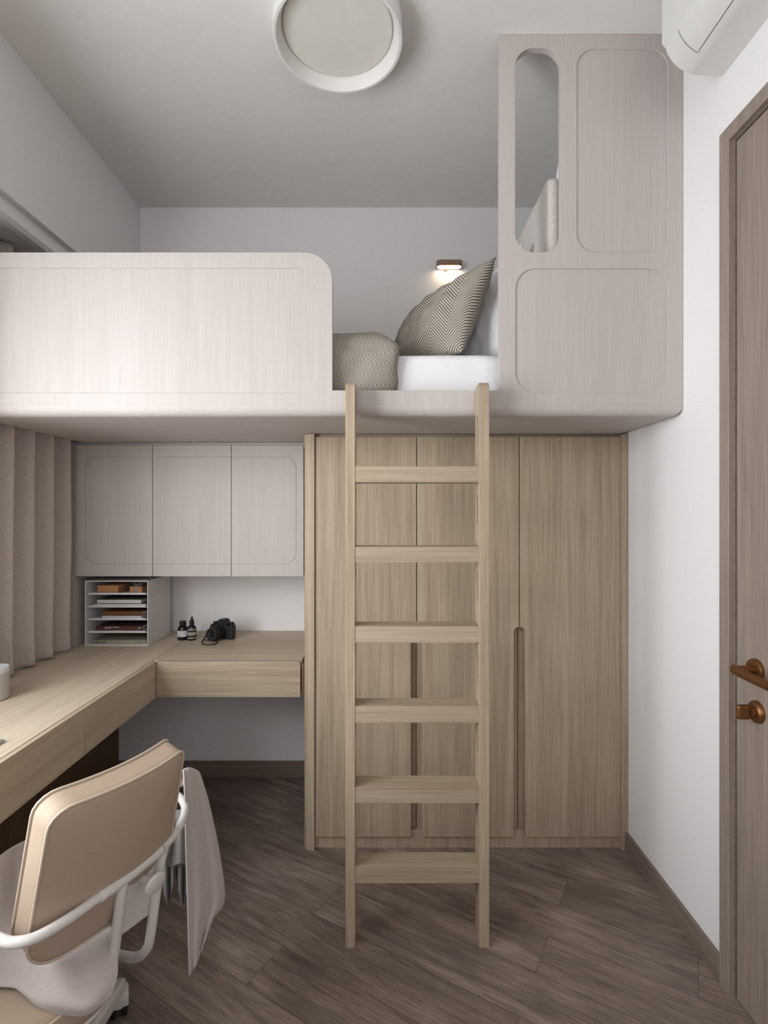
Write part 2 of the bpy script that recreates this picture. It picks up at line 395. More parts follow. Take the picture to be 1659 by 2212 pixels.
# ------------------------------------------------------------------ loft bed
BY = 1.613; BS = F/BY
def bx(p): return (p-CX)/BS
def bz(p): return EYE+(CY-p)/BS
JZ = 1.612; BT = 0.022; XBL = -1.284
bed = thing('loft_bed', (-0.2, BY, 1.577), 'pale greige built-in loft bed with rounded guard panel, tall slotted side screen and padded headboard', 'bed')
gr = 0.088
outline = [(XBL, JZ), (XR-0.001, JZ), (XR-0.001, ZC-0.001), (bx(1079), ZC-0.001)]
cr = 0.012
outline += [(bx(1079), bz(843)+cr), (bx(1079)-cr*0.3, bz(843)+cr*0.3), (bx(1079)-cr, bz(843))]
outline += [(bx(718), bz(843))]
for k in range(17):
    a = R(90*k/16); outline.append((bx(718)-gr+gr*math.cos(a), bz(545)-gr+gr*math.sin(a)))
outline += [(XBL, bz(545))]
slot = rrect(bx(1113), bx(1211), bz(545), bz(103), 0.058, 10)
up = rrect(bx(1246), bx(1443), bz(545), bz(105), 0.056, 10)
lo = rrect(bx(1114), bx(1443), bz(849), bz(580), 0.062, 10)
gd = rrect(XBL+0.02, bx(684), bz(849), bz(579), 0.06, 10)
add('front_panel', plate([outline, slot, up, lo, gd], BY, BT, 0.0012), ASH_Z, bed)
for lp in (up, lo, gd):
    add('inset_panel', plate([lp], BY+0.004, BT-0.006, 0), ASH_Z, bed, smooth=0)
b = BM()
def pk(e):
    m = (e.verts[0].co + e.verts[1].co)/2
    return m.z < 1.578 and (abs(m.y-BY) < 1e-4 or abs(m.x-(XR-0.001)) < 1e-4)
box(b, XBL, XR-0.001, BY, YB-0.001, 1.577, JZ, 0.030, 8, pk); add('base_platform', b, ASH_Z, bed)
# head partition with concave sweep up to the screen, and the boucle headboard in front of it
prof = [(BY+BT, 1.612), (2.5, 1.612), (2.5, 2.330)]
for k in range(13):
    a = R(90*k/12); prof.append((BY+BT+0.10-0.10*math.sin(a), 2.330+0.17*(1-math.cos(a))))
b = BM(); prism(b, prof, 0.553, 0.573, 'X'); add('head_partition', b, PAINT, bed, 'white board behind the padded headboard')
b = plate([rrect(BY+BT+0.015, 2.49, 1.80, 2.345, (0.01, 0.01, 0.03, 0.03))], 0.553, 0.034, 0.014, 'X'); add('headboard', b, BOUCLE, bed, 'nubby cream padded headboard')

b = BM(); box(b, -1.20, 0.515, 1.688, 2.50, JZ+0.001, 1.792, 0.028, 5)
for v in b.verts: pass
bmesh.ops.subdivide_edges(b, edges=[e for e in b.edges if abs(e.verts[0].co.x-e.verts[1].co.x) > 1], cuts=60)
for v in b.verts:
    if v.co.y < 1.75: v.co.y += 0.006*nz(v.co.x*9, v.co.z*7) + 0.004*math.sin(v.co.x*55+v.co.z*60)*max(0, (v.co.x-0.15)/0.4)
    if v.co.z > 1.75: v.co.z += 0.004*nz(v.co.x*8, v.co.y*4)
tag(add('mattress', b, LINEN, origin=(-0.3, 2.1, JZ)), 'white linen covered mattress lying inside the loft bed', 'mattress')

def duvet(u, v):
    X = -1.19 + 1.235*u
    path = [(1.675, 1.66), (1.662, 1.675), (1.655, 1.73), (1.658, 1.79), (1.68, 1.835), (1.74, 1.865), (1.85, 1.875), (2.1, 1.875), (2.35, 1.87), (2.49, 1.855)]
    q = v*(len(path)-1); i = min(int(q), len(path)-2); t = q-i
    y = path[i][0]*(1-t)+path[i+1][0]*t; z = path[i][1]*(1-t)+path[i+1][1]*t
    e = max(0, (u-0.93)/0.07)
    cy, cz = y, z
    if e > 0:
        k = 1-math.sqrt(max(0, 1-e*e)); z = z*(1-k)+(1.80 if z > 1.80 else z)*k; y = y + 0.02*k if y < 1.7 else y
    wob = 0.016*nz(X*6, y*5, z*6) + 0.007*nz(X*16, y*13, z*15) + 0.006*abs(nz(X*10+3, z*14, y*4))
    f = 0.0 if v < 0.02 else 1.0
    X2 = X - (0.018*(1-min(1, (z-1.62)/0.2)) + 0.012*nz(0, y*9, z*14))*u
    return Vector((X2, y - wob*(1 if v < 0.4 else 0.2), z + wob*f*(0.4 if v < 0.3 else 1.3)))
b = gridmesh('duvet', duvet, 110, 60)
L = b.loops.layers.uv.active
for f in b.faces:
    for lp in f.loops: u, v = lp[L].uv; lp[L].uv = (v*1.3, u*1.6)
o = add('duvet', b, HB_D, origin=(-0.6, 2.0, 1.8), smooth=80); solid(o, 0.012, 1)
tag(o, 'grey herringbone duvet folded over the left half of the mattress', 'duvet')

def pillow(name, NB, NT, FT, FB, thick, mat, label, pinch=0.07, seed=0, wr=1.0, rep=1.0):
    """corners: near bottom, near top, far top, far bottom; bulges along its normal on both faces"""
    NB, NT, FT, FB = map(Vector, (NB, NT, FT, FB)); nrm = (FB-NB).cross(NT-NB).normalized()
    n = 44; bm = bmesh.new(); L = bm.loops.layers.uv.new('UVMap')
    def pt(u, v, side):
        a, c = 2*u-1, 2*v-1
        pu = a*(1-pinch*(1-c*c)); pv = c*(1-pinch*(1-a*a)); uu, vv = (pu+1)/2, (pv+1)/2
        p = (NB*(1-uu)+FB*uu)*(1-vv)+(NT*(1-uu)+FT*uu)*vv
        h = max(0, (1-a*a))**0.48*max(0, (1-c*c))**0.48
        ed = min(1-abs(a), 1-abs(c))
        w_ = wr*h*(0.010*nz(a*2.2+seed, c*2.2, side) + 0.007*nz(a*5+seed, c*5, side) + 0.006*abs(nz(a*3+seed*2, c*3+5, side)))
        return p + nrm*side*(thick*h*0.5 + w_)
    grids = []
    for side in (1, -1):
        V = [[None]*(n+1) for _ in range(n+1)]
        for i in range(n+1):
            for j in range(n+1):
                if side == -1 and (i in (0, n) or j in (0, n)): V[i][j] = grids[0][i][j]
                else: V[i][j] = bm.verts.new(pt(i/n, j/n, side))
        grids.append(V)
        for i in range(n):
            for j in range(n):
                q = [(i, j), (i+1, j), (i+1, j+1), (i, j+1)]
                if side == -1: q = q[::-1]
                fc = bm.faces.new([V[x][y] for x, y in q])
                for lp, (x, y) in zip(fc.loops, q): lp[L].uv = (x/n*rep, y/n*rep)
    org = (NB+FB)/2
    o = add(name, bm, mat, origin=org, smooth=180); return tag(o, label, 'pillow')
pillow('patterned_pillow', (0.255, 1.70, 1.80), (0.372, 1.73, 2.125), (0.10, 2.03, 2.04), (0.01, 2.0, 1.80), 0.15, HB_P,
       'grey and cream herringbone pillow leaning upright in front of the white pillow', 0.04, 3, 1.5, 0.62)
pillow('white_pillow', (0.43, 1.735, 1.80), (0.47, 1.78, 2.20), (0.37, 2.12, 2.12), (0.25, 2.07, 1.80), 0.15, LINEN,
       'plain white pillow leaning against the padded headboard', 0.05, 9, 1.0)

# ------------------------------------------------------------------ ladder
LY = 1.537; LS = F/LY; LD = 0.071
def lx(p): return (p-CX)/LS
def lz(p): return EYE+(CY-p)/LS
lad = thing('bunk_ladder', (lx(901), LY, 0), 'light oak upright ladder with slotted rails and six treads against the loft bed', 'ladder')
treads = [(1007, 1042), (1181, 1215), (1353, 1389), (1526, 1562), (1701, 1736), (1874, 1909)]
slots = [(893, 965), (1067, 1137), (1237, 1305), (1416, 1486), (1589, 1650), (1752, 1812)]
rail_o = rrect(LY, LY+LD, 0, lz(824), (0, 0, 0.020, 0.020), 6)
sl = []
for a, c in slots:
    z0, z1 = lz(c*1.0), lz(a); yc = LY+LD*0.55; sl.append(rrect(yc-0.014, yc+0.014, z0, z1, 0.0139, 8))
for x0, x1 in ((746, 767), (1035.5, 1057)):
    add('rail', plate([rail_o]+sl, lx(x1), lx(x1)-lx(x0), 0.0012, 'X'), OAK_Z, lad)
for a, c in treads:
    b = BM(); box(b, lx(767), lx(1035.5), LY+0.0015, LY+LD-0.001, lz(c), lz(a), 0.0012, 2); add('tread', b, OAK_X, lad)

# ------------------------------------------------------------------ wardrobe
WY = 1.976; DY = 1.984
def wx(p, Y=DY): return XP(p, Y)
def wz(p, Y=DY): return ZP(p, Y)
war = thing('wardrobe', (0.3, WY, 0), 'light oak wardrobe with three tall doors and finger-pull slots under the loft bed', 'wardrobe')
ZT = 1.575
x0, x1 = XP(655, WY), XP(679, WY); xm = (x0+x1)/2; rr = (x1-x0)
b = BM()
prof = [(x1, WY), (x1, YB-0.02), (x0, YB-0.02), (x0, WY+0.03)]
pr = [(x0 + (x1-x0)*(1-math.cos(R(t))), WY+0.03-0.03*math.sin(R(t))) for t in range(0, 91, 10)]
A = [(x1, YB-0.02), (x0, YB-0.02)] + pr
lo_ = [b.verts.new((x, y, 0)) for x, y in A]; hi_ = [b.verts.new((x, y, ZT)) for x, y in A]
for i in range(len(A)): b.faces.new((lo_[i], lo_[(i+1) % len(A)], hi_[(i+1) % len(A)], hi_[i]))
b.faces.new(lo_[::-1]); b.faces.new(hi_); add('side_panel', b, OAK_Z, war)
b = BM(); box(b, XP(1343, WY), XR-0.001, WY, YB-0.02, 0, ZT, 0.0015, 2); add('side_panel', b, OAK_Z, war)
zb, zt = wz(1808), wz(944)
b = BM(); box(b, x1, XP(1343, WY), DY+0.012, DY+0.03, 0, zb+0.02); add('plinth', b, OAK_Z, war)
b = BM(); box(b, x1, XP(1343, WY), DY+0.014, DY+0.03, zt-0.02, ZT); add('top_rail', b, OAK_X, war)
b = BM()
for p in (900, 1122): box(b, wx(p)-0.0012, wx(p)+0.0012, DY+0.0275, DY+0.032, zb+0.012, zt)
box(b, x1, XP(1343, WY), DY+0.032, DY+0.036, zb, zt); gapm = add('door_gap_shade', b, DARKGAP, war)  # dark sheet and strips that paint the shade behind the door gaps
b = BM()
for c in (900, 1122):
    box(b, wx(c)-0.035, wx(c)-0.0012, DY+0.028, DY+0.031, zb+0.012, wz(1340)); box(b, wx(c)+0.0012, wx(c)+0.035, DY+0.028, DY+0.031, zb+0.012, wz(1340))
add('finger_pull_backing', b, OAK_Z, war)
edges = [(680.5, 899.2), (900.9, 1121.2), (1122.9, 1341.5)]
hw = XP(911, DY)-XP(900, DY); hz1 = wz(1355)
for i, (a, c) in enumerate(edges):
    X0, X1 = wx(a), wx(c); lp = [(X0, zb), ]
    cut_r = i < 2; cut_l = i > 0
    lp = []
    if cut_l:
        lp += [(X0+hw+0.001, zb)]
        lp += [(X0+(hw+0.001)*math.cos(R(t)), hz1-hw+hw*math.sin(R(t))) for t in range(0, 91, 15)][::1]
        lp += [(X0, zt)]
    else: lp += [(X0, zb), (X0, zt)]
    lp += [(X1, zt)]
    if cut_r:
        lp += [(X1-(hw+0.001)*math.cos(R(t)), hz1-hw+hw*math.sin(R(t))) for t in range(90, -1, -15)] + [(X1-hw-0.001, zb)]
    else: lp += [(X1, zb)]
    add('door', plate([lp], DY, 0.022, 0.0012), OAK_Z, war)

# ------------------------------------------------------------------ overhead cabinets
CYF = 2.229
cab = thing('overhead_cabinet', (-0.85, CYF, 1.0), 'pale greige three-door wall cabinet hung over the corner desk beneath the loft bed', 'cabinet')
xa = XP(148, CYF); xb = XP(160, CYF); cz0, cz1 = ZP(1245, CYF), ZP(962, CYF)
b = BM(); box(b, xa, xb, CYF-0.001, YB-0.001, 0.7065, 1.576, 0.001, 2); add('side_panel', b, ASH_Z, cab)
b = BM(); box(b, xb, -0.306, CYF+0.02, YB-0.001, cz0+0.004, 1.576)
add('carcass', b, ASH_Z, cab)
b = BM(); box(b, xb, -0.306, CYF+0.012, CYF+0.02, cz1-0.01, 1.576); add('top_filler', b, ASH_Z, cab)
b = BM(); box(b, xb, -0.306, CYF+0.0165, CYF+0.0195, cz0+0.004, cz1-0.001); add('cabinet_gap_shade', b, DARKGAP, cab)  # dark sheet, its colour stands for shade between the doors
ds = [(161, 328.8), (330.2, 498.8), (500.2, 655.5)]
g0, g1 = ZP(1219, CYF), ZP(986.5, CYF)
for i, (a, c) in enumerate(ds):
    X0, X1 = XP(a, CYF), XP(c, CYF)
    d = add('door', plate([[(X0, cz0), (X1, cz0), (X1, cz1), (X0, cz1)]], CYF+0.003, 0.0136, 0.0006), ASH_Z, cab)
    rg = 0.05; gx = XP(184.5, CYF)
    if i == 0: lps = [[(X0, cz0), (X1, cz0), (X1, g0)] + rrect(gx, X1+0.2, g0, g1, (rg, 0, 0, rg))[:9][::-1] + [] ]
    if i == 0:
        q = rrect(gx, X1+0.2, g0, g1, (rg, 0, 0, rg)); bl = q[:9]; tl = q[-9:]
        lps = [[(X0, cz0), (X1, cz0), (X1, g0)] + bl[::-1] + tl[::-1] + [(X1, g1), (X1, cz1), (X0, cz1)]]
    elif i == 1: lps = [[(X0, cz0), (X1, cz0), (X1, g0), (X0, g0)], [(X0, g1), (X1, g1), (X1, cz1), (X0, cz1)]]
    else:
        q = rrect(X0-0.2, XP(640, CYF), g0, g1, (0, rg, rg, 0)); 
        mid = q[1:19]
        lps = [[(X0, cz0), (X1, cz0), (X1, cz1), (X0, cz1), (X0, g1)] + mid[::-1] + [(X0, g0)]]
    e_ = 0.0017
    fx0, fx1 = (gx+e_, X1) if i == 0 else (X0, X1) if i == 1 else (X0, XP(640, CYF)-e_)
    fr4 = (rg-e_, 0, 0, rg-e_) if i == 0 else (0, 0, 0, 0) if i == 1 else (0, rg-e_, rg-e_, 0)
    add('inset_panel', plate([rrect(fx0, fx1, g0+e_, g1-e_, fr4)], CYF+0.0006, 0.0024, 0.0), ASH_Z, d, smooth=0)
    for lp_ in lps: add('door_border', plate([lp_], CYF, 0.003, 0.0006), ASH_Z, d, smooth=0)

# ------------------------------------------------------------------ corner desk
DZ = 0.706; DX = -0.876; RY = 2.010; ZD = 0.568
desk = thing('corner_desk', (-1.1, 1.6, 0), 'light oak L-shaped desk with drawers running under the window and the wall cabinets', 'desk')
b = BM(); box(b, -1.369, DX-0.0185, -0.55, YB-0.001, DZ-0.03, DZ, 0.001, 2); add('worktop', b, TOP_LIT_Y, desk)
b = BM(); box(b, DX-0.0165, -0.319, RY+0.0165, YB-0.001, DZ-0.03, DZ, 0.001, 2); add('worktop', b, TOP_LIT_X, desk)
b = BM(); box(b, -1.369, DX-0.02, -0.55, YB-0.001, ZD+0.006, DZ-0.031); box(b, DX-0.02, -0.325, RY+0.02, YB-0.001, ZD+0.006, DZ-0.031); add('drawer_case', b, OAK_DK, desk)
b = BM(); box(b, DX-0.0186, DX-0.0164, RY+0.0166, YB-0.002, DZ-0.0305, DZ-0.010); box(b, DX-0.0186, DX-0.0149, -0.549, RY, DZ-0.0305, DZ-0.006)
box(b, DX-0.018, -0.3225, RY+0.0155, RY+0.0170, DZ-0.0305, DZ-0.006); add('seam_shade_strip', b, DARKGAP, desk, smooth=0)  # dark strips added in the seams to paint their shade
b = BM(); box(b, -0.3183, -0.307, RY+0.004, YB-0.002, ZD+0.006, DZ-0.010, 0.003, 2); add('end_filler', b, OAK_DK, desk)
ys = [2.0105, 1.536, 1.06, 0.585, 0.11, -0.365, -0.55]
for a, c in zip(ys, ys[1:]):
    y1, y0 = a-0.0012, c+0.0012
    if y1-y0 < 0.1: y0 = c
    pb = plate([[(y0, ZD), (y1, ZD), (y1, DZ), (y0, DZ)], rrect(y0-0.0+0.02, y1-0.02, ZD+0.012, DZ-0.012, 0.012)], DX, 0.015, 0.0008, 'X')
    pb2 = plate([rrect(y0+0.02, y1-0.02, ZD+0.012, DZ-0.012, 0.012)], DX-0.0008, 0.013, 0, 'X')
    me = bpy.data.meshes.new('t'); pb2.to_mesh(me); pb2.free(); pb.from_mesh(me); bpy.data.meshes.remove(me)
    add('drawer_front', pb, OAK_Y, desk)
X0, X1 = DX+0.001, -0.3215
pb = plate([rrect(X0, X1, ZD, DZ, (0, 0.002, 0.012, 0)), rrect(X0-0.0+0.003, X1-0.018, ZD+0.014, DZ-0.018, (0, 0.012, 0.012, 0))], RY, 0.016, 0.0008)
pb2 = plate([rrect(X0+0.003, X1-0.018, ZD+0.014, DZ-0.018, (0, 0.012, 0.012, 0))], RY+0.0012, 0.013, 0)
me = bpy.data.meshes.new('t'); pb2.to_mesh(me); pb2.free(); pb.from_mesh(me); bpy.data.meshes.remove(me)
add('drawer_front', pb, OAK_X, desk)
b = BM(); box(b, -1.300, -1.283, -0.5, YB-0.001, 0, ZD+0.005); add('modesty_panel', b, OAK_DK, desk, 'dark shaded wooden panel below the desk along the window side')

# ------------------------------------------------------------------ curtain
def curt(u, v):
    y = 1.38+(2.178-1.38)*u; z = 0.708+(2.214-0.708)*v
    ph = y*2*math.pi/0.112 + 0.5*nz(y*3, z*0.9) + (0.9*nz(y*5, z*5, 4)*max(0, 1-v*7))
    a = 0.027*(0.75+0.25*nz(y*4, 3)) ; s = math.sin(ph); s = math.copysign(abs(s)**0.7, s)
    x = -1.3125 + a*s + 0.004*nz(y*12, z*3)
    dy = 0.012*math.cos(ph*1.0)*(1 if v > 0.1 else 1)
    bot = (0.012*abs(nz(y*9, 2)))*max(0, 1-v*25)
    return Vector((min(x, -1.2868), y+dy, z+bot))
o = add('curtain', gridmesh('c', curt, 260, 90), CURT, origin=(-1.32, 1.8, 0.708), smooth=180); solid(o, 0.0025)
tag(o, 'taupe woven curtain hanging in pleats down to the desk beside the window', 'curtain')

# ------------------------------------------------------------------ lamps
LC = (-0.138, 1.572); RI = 0.193
lamp = thing('ceiling_lamp', (LC[0], LC[1], ZC), 'round white drum ceiling lamp with a recessed opal disc', 'ceiling lamp')
ML = T(LC[0], LC[1], 0)
b = BM(); lathe(b, [(0.172, ZC-0.001), (RI, ZC-0.001), (RI, ZC-0.061), (RI-0.001, ZC-0.063), (RI-0.009, ZC-0.063), (RI-0.011, ZC-0.060), (0.166, ZC-0.026), (0.166, ZC-0.010)], ML, 96, False); add('lamp_ring', b, LAMPW, lamp, smooth=30)
b = BM(); lathe(b, [(0, ZC-0.031), (0.160, ZC-0.031), (0.1645, ZC-0.028), (0.165, ZC-0.008), (0, ZC-0.008)], ML, 96); add('diffuser', b, DIFF, lamp, smooth=30)

WLY = YB; wl = thing('reading_lamp', (XP(970.5, WLY), WLY, ZP(575, WLY)), 'small wooden wall reading lamp glowing warm above the pillows', 'wall lamp')
lx0, lx1 = XP(943, WLY-0.03), XP(998, WLY-0.03); lzb = EYE+1.173; 
def capsule(x0, x1, y0, y1, n=8):
    r = 0.018; return rrect(x0, x1, y0, y1, r, n)
b = BM(); lpc = capsule(lx0, lx1, YB-0.048, YB-0.002)
def vprism(bm, lp, z0, z1):
    A = [bm.verts.new((x, y, z0)) for x, y in lp]; B = [bm.verts.new((x, y, z1)) for x, y in lp]; n = len(lp)
    for i in range(n): bm.faces.new((A[i], A[(i+1) % n], B[(i+1) % n], B[i]))
    bm.faces.new(A[::-1]); bm.faces.new(B)
vprism(b, lpc, lzb, lzb+0.026); add('lamp_housing', b, LAMPWOOD, wl)
b = BM(); vprism(b, capsule(lx0+0.004, lx1-0.004, YB-0.044, YB-0.008), lzb-0.0008, lzb+0.002); add('light_panel', b, GLOW, wl)
b = BM(); lathe(b, [(0, -0.006), (0.006, -0.006), (0.008, 0), (0.008, 0.004), (0, 0.004)], T(XP(962, YB), YB-0.009, lzb-0.003), 16); add('switch', b, LAMPWOOD, wl)
sp = bpy.data.lights.new('reading_lamp_light', 'AREA'); sp.shape = 'RECTANGLE'; sp.size = lx1-lx0-0.02; sp.size_y = 0.03; sp.energy = 0.09; sp.color = (1, 0.78, 0.55)
spo = bpy.data.objects.new('reading_lamp_light', sp); COL.objects.link(spo); spo.location = (XP(970.5, WLY), YB-0.03, lzb-0.002)

# ------------------------------------------------------------------ air conditioner
prof = [(.9225, 2.468), (.842, 2.470), (.829, 2.474), (.817, 2.479), (.805, 2.487), (.794, 2.496), (.785, 2.506), (.778, 2.5165), (.772, 2.527), (.768, 2.537), (.7685, 2.540), (.7625, 2.547), (.7565, 2.553), (.7565, 2.700), (.762, 2.718), (.775, 2.728), (.9225, 2.728)]
ac = thing('air_conditioner', (0.92, 1.0, 2.468), 'white split air conditioner mounted high on the right wall beside the bed screen', 'air conditioner')
b = BM(); prism(b, prof, 0.62, 1.424); add('housing', b, WPLAST, ac, smooth=40)
seg = prof[3:10]
b = BM()
outer = [(x-0.0012, z-0.0014) for x, z in seg]; pr = seg+outer[::-1]
prism(b, pr, 0.69, 1.362); add('air_flap', b, WPLAST, ac, smooth=40)
b = BM(); prism(b, [(seg[0][0]+.0015, seg[0][1]-0.0005), (seg[0][0]-0.001, seg[0][1]), (seg[0][0]-0.0005, seg[0][1]-0.0016), (seg[0][0]+.0015, seg[0][1]-0.0012)], 0.69, 1.362)
q = [(x-0.0004, z-0.0005) for x, z in seg]; q2 = [(x-0.0011, z-0.0012) for x, z in seg]
prism(b, q+q2[::-1], 1.362, 1.3645); add('flap_gap', b, plain('grey_joint', (120, 118, 116), 0.8), ac, smooth=0)

# ------------------------------------------------------------------ organiser and its contents
OY0, OY1 = 2.244, 2.478; ox0, ox1 = XP(183, OY0), XP(320, OY0); oz0, oz1 = DZ, ZP(1254.5, OY0)
org = thing('desktop_organiser', ((ox0+ox1)/2, OY0, DZ), 'pale grey five-tier desktop organiser box on the left end of the desk', 'organiser')
t = 0.004
b = BM(); box(b, ox1-t, ox1, OY0, OY1, oz0, oz1, 0.0006, 1); box(b, ox0, ox0+t, OY0, OY1, oz0, oz1, 0.0006, 1)
box(b, ox0+t, ox1-t, OY0, OY1, oz1-t, oz1); box(b, ox0+t, ox1-t, OY0, OY1, oz0, oz0+t); box(b, ox0+t, ox1-t, OY1-0.003, OY1, oz0+t, oz1-t)
add('casing', b, ORGW, org)
tr = [ZP(p, OY0) for p in (1285, 1312.5, 1340, 1367.5)]
for z in tr:
    b = BM(); box(b, ox0+t, ox1-t, OY0+0.004, OY1-0.004, z, z+0.0018)
    b2 = plate([rrect(ox0+0.014, ox1-0.012, z, z+0.0085, (0, 0, 0.005, 0.005))], OY0+0.0025, 0.0018, 0)
    me = bpy.data.meshes.new('t'); b2.to_mesh(me); b2.free(); b.from_mesh(me); bpy.data.meshes.remove(me)
    add('shelf_tray', b, ORGW, org, smooth=0)
zl = [tr[0]+0.0018, tr[1]+0.0018, tr[2]+0.0018, tr[3]+0.0018, oz0+t]
BYF = OY0+0.012
def book(px0, px1, h, z, mat, label, fore=False, title=None, tink=None, dep=0.17, yf=BYF, textra=()):
    xa, xb = XP(px0, yf), XP(px1, yf); root = thing('book', ((xa+xb)/2, yf+dep/2, z), label, 'book', 'books lying in the desktop organiser')
    c = 0.0016; b = BM(); box(b, xa, xb, yf, yf+dep, z, z+c); box(b, xa, xb, yf, yf+dep, z+h-c, z+h)
    if fore: box(b, xa, xb, yf+dep-c, yf+dep, z+c, z+h-c)
    else: box(b, xa, xb, yf, yf+c, z+c, z+h-c, )
    add('cover', b, mat, root, smooth=0)
    b = BM(); box(b, xa+0.001, xb-0.001, yf+(0.0006 if fore else c), yf+dep-c, z+c, z+h-c); add('pages', b, PAGES, root, smooth=0)
    if title:
        for (s, size, dx, dz, sq, bold) in title:
            add('title_text', textmesh(s, size, facing_front(xa+dx, yf-0.0004, z+dz), 0.0002, bold, sq), tink, root, smooth=0)
    return z+h
k = BYF/F
book(201, 316, 0.0165, zl[4], OLIVE, 'olive book titled LOST FISH in the bottom compartment of the organiser', title=[('LOST FISH', 0.0105, 0.006, 0.0048, 1.05, True), ('AMANDA', 0.004, 0.192, 0.0062, 1.0, False)], tink=INK)
z = book(206, 308, 0.0115, zl[3], GARD, 'dark book titled Gardens in France beneath the maroon book in the organiser', title=[('Gardens in France', 0.0085, 0.062, 0.003, 1.0, False), ('III III O', 0.006, 0.003, 0.003, 1.0, False)], tink=WINK)
book(207, 307, 0.0135, z, MAROON, 'maroon book titled NEW URBAN HOUSING lying on another book in the organiser', title=[('NEW URBAN HOUSING', 0.0058, 0.038, 0.0066, 1.0, True), ('COMMUNITIES', 0.0036, 0.038, 0.0024, 1.0, False), ('X', 0.0105, 0.184, 0.0026, 1.1, True)], tink=WINK)
z = book(220, 306, 0.0165, zl[2], DOLIVE, 'pale book with white page edges forward under a brown book in the middle tray', fore=True)
book(220, 308, 0.0165, z+0.0004, BROWNC, 'umber brown clothbound book on top in the middle tray of the organiser')
z = book(203, 315, 0.0135, zl[1], DOLIVE, 'wide book with pale page edges forward, lower of two in the second tray', fore=True)
book(209, 305, 0.0175, z, DOLIVE, 'narrower dark-covered book with page edges forward, upper of two in the second tray', fore=True, dep=0.16)
x_, y_ = XP(210, BYF), BYF
g = thing('gift_box', (XP(232, BYF), BYF+0.06, zl[0]), 'larger plain tan cardboard box in the top compartment of the organiser', 'box')
b = BM(); box(b, XP(212, BYF), XP(254, BYF), BYF+0.001, BYF+0.12, zl[0], zl[0]+0.02); add('box_base', b, KRAFT, g)
b = BM(); box(b, XP(210, BYF), XP(255.5, BYF), BYF, BYF+0.122, zl[0]+0.010, zl[0]+0.0365, 0.0008, 1); add('box_lid', b, KRAFT, g)
g = thing('gift_box', (XP(293, BYF), BYF+0.05, zl[0]), 'small tan box tied with a grey ribbon in the top compartment of the organiser', 'box')
b = BM(); box(b, XP(280, BYF), XP(306, BYF), BYF+0.001, BYF+0.09, zl[0], zl[0]+0.031, 0.0006, 1); add('box_base', b, KRAFT, g)
b = BM(); box(b, XP(277.5, BYF), XP(307.5, BYF), BYF, BYF+0.092, zl[0]+0.031, zl[0]+0.034); add('box_lid', b, DOLIVE, g)
b = BM(); box(b, XP(290.5, BYF), XP(296, BYF), BYF-0.0006, BYF+0.091, zl[0]+0.0005, zl[0]+0.0345); 
for s in (-1, 1): tube(b, spline([(XP(293, BYF), BYF+0.02, zl[0]+0.0345), (XP(293, BYF)+s*0.012, BYF+0.02, zl[0]+0.044), (XP(293, BYF)+s*0.018, BYF+0.02, zl[0]+0.038), (XP(293, BYF), BYF+0.02, zl[0]+0.0348)], 5), 0.0016, 8)
add('ribbon', b, RIBBON, g)

# ------------------------------------------------------------------ bottles
def at_desk(px, py): return PZ(px, py, DZ)
p = at_desk(395, 1381); s = p.y/F; M = T(p.x, p.y, DZ)
bo = thing('bottle', p, 'squat black bottle with white paper label and wide cap, left of the dropper bottle', 'bottle')
r1 = 11.3*s; hh = 39.5*s
b = BM(); lathe(b, [(0, 0), (r1*0.94, 0), (r1, 0.002), (r1, hh*0.52), (r1*0.93, hh*0.62), (r1*0.72, hh*0.73), (r1*0.52, hh*0.78), (r1*0.52, hh*0.84), (0, hh*0.84)], M); add('glass_body', b, BLACKG, bo)
b = BM(); lathe(b, [(0, hh*0.80), (r1*0.6, hh*0.80), (r1*0.6, hh-0.001), (r1*0.57, hh), (0, hh)], M); add('cap', b, RUBBER, bo)
b = BM(); lathe(b, [(r1*1.012, hh*0.19), (r1*1.012, hh*0.515)], M, cap=False); lb = add('label', b, LBLW, bo, 'white paper label')
b = BM()
for a, zz, w_ in ((-100, 0.28, 0.006), (-92, 0.25, 0.003), (-75, 0.40, 0.004), (-60, 0.42, 0.003)):
    lathe(b, [(0, 0), (w_*0.4, 0), (w_*0.4, 0.0004), (0, 0.0004)], T(p.x+r1*1.015*math.cos(R(a)), p.y+r1*1.015*math.sin(R(a)), DZ+hh*zz) @ Matrix.Rotation(R(90), 4, 'X'), 12)
add('print', b, INK, lb)
p = at_desk(414.5, 1382); s = p.y/F; M = T(p.x, p.y, DZ)
bo = thing('bottle', p, 'slim black dropper bottle with banded cream label beside the camera', 'bottle')
r1 = 8.9*s; hh = 50.5*s
b = BM(); lathe(b, [(0, 0), (r1*0.94, 0), (r1, 0.002), (r1, hh*0.50), (r1*0.85, hh*0.58), (r1*0.5, hh*0.64), (r1*0.45, hh*0.70), (0, hh*0.70)], M); add('glass_body', b, BLACKG, bo)
b = BM(); lathe(b, [(0, hh*0.66), (r1*0.56, hh*0.66), (r1*0.53, hh*0.83), (r1*0.3, hh*0.84), (r1*0.26, hh*0.95), (r1*0.18, hh*0.99), (0, hh)], M); add('dropper', b, RUBBER, bo)
b = BM(); lathe(b, [(r1*1.012, hh*0.08), (r1*1.012, hh*0.49)], M, cap=False); lb = add('label', b, plain('brown_grey_label', (60, 54, 46), 0.7), bo)
b = BM()
for a, c in ((0.45, 0.49), (0.23, 0.35), (0.08, 0.115)): lathe(b, [(r1*1.02, hh*a), (r1*1.02, hh*c)], M, cap=False)
add('label_band', b, LBLC, lb, 'cream bands on the label')
b = BM()
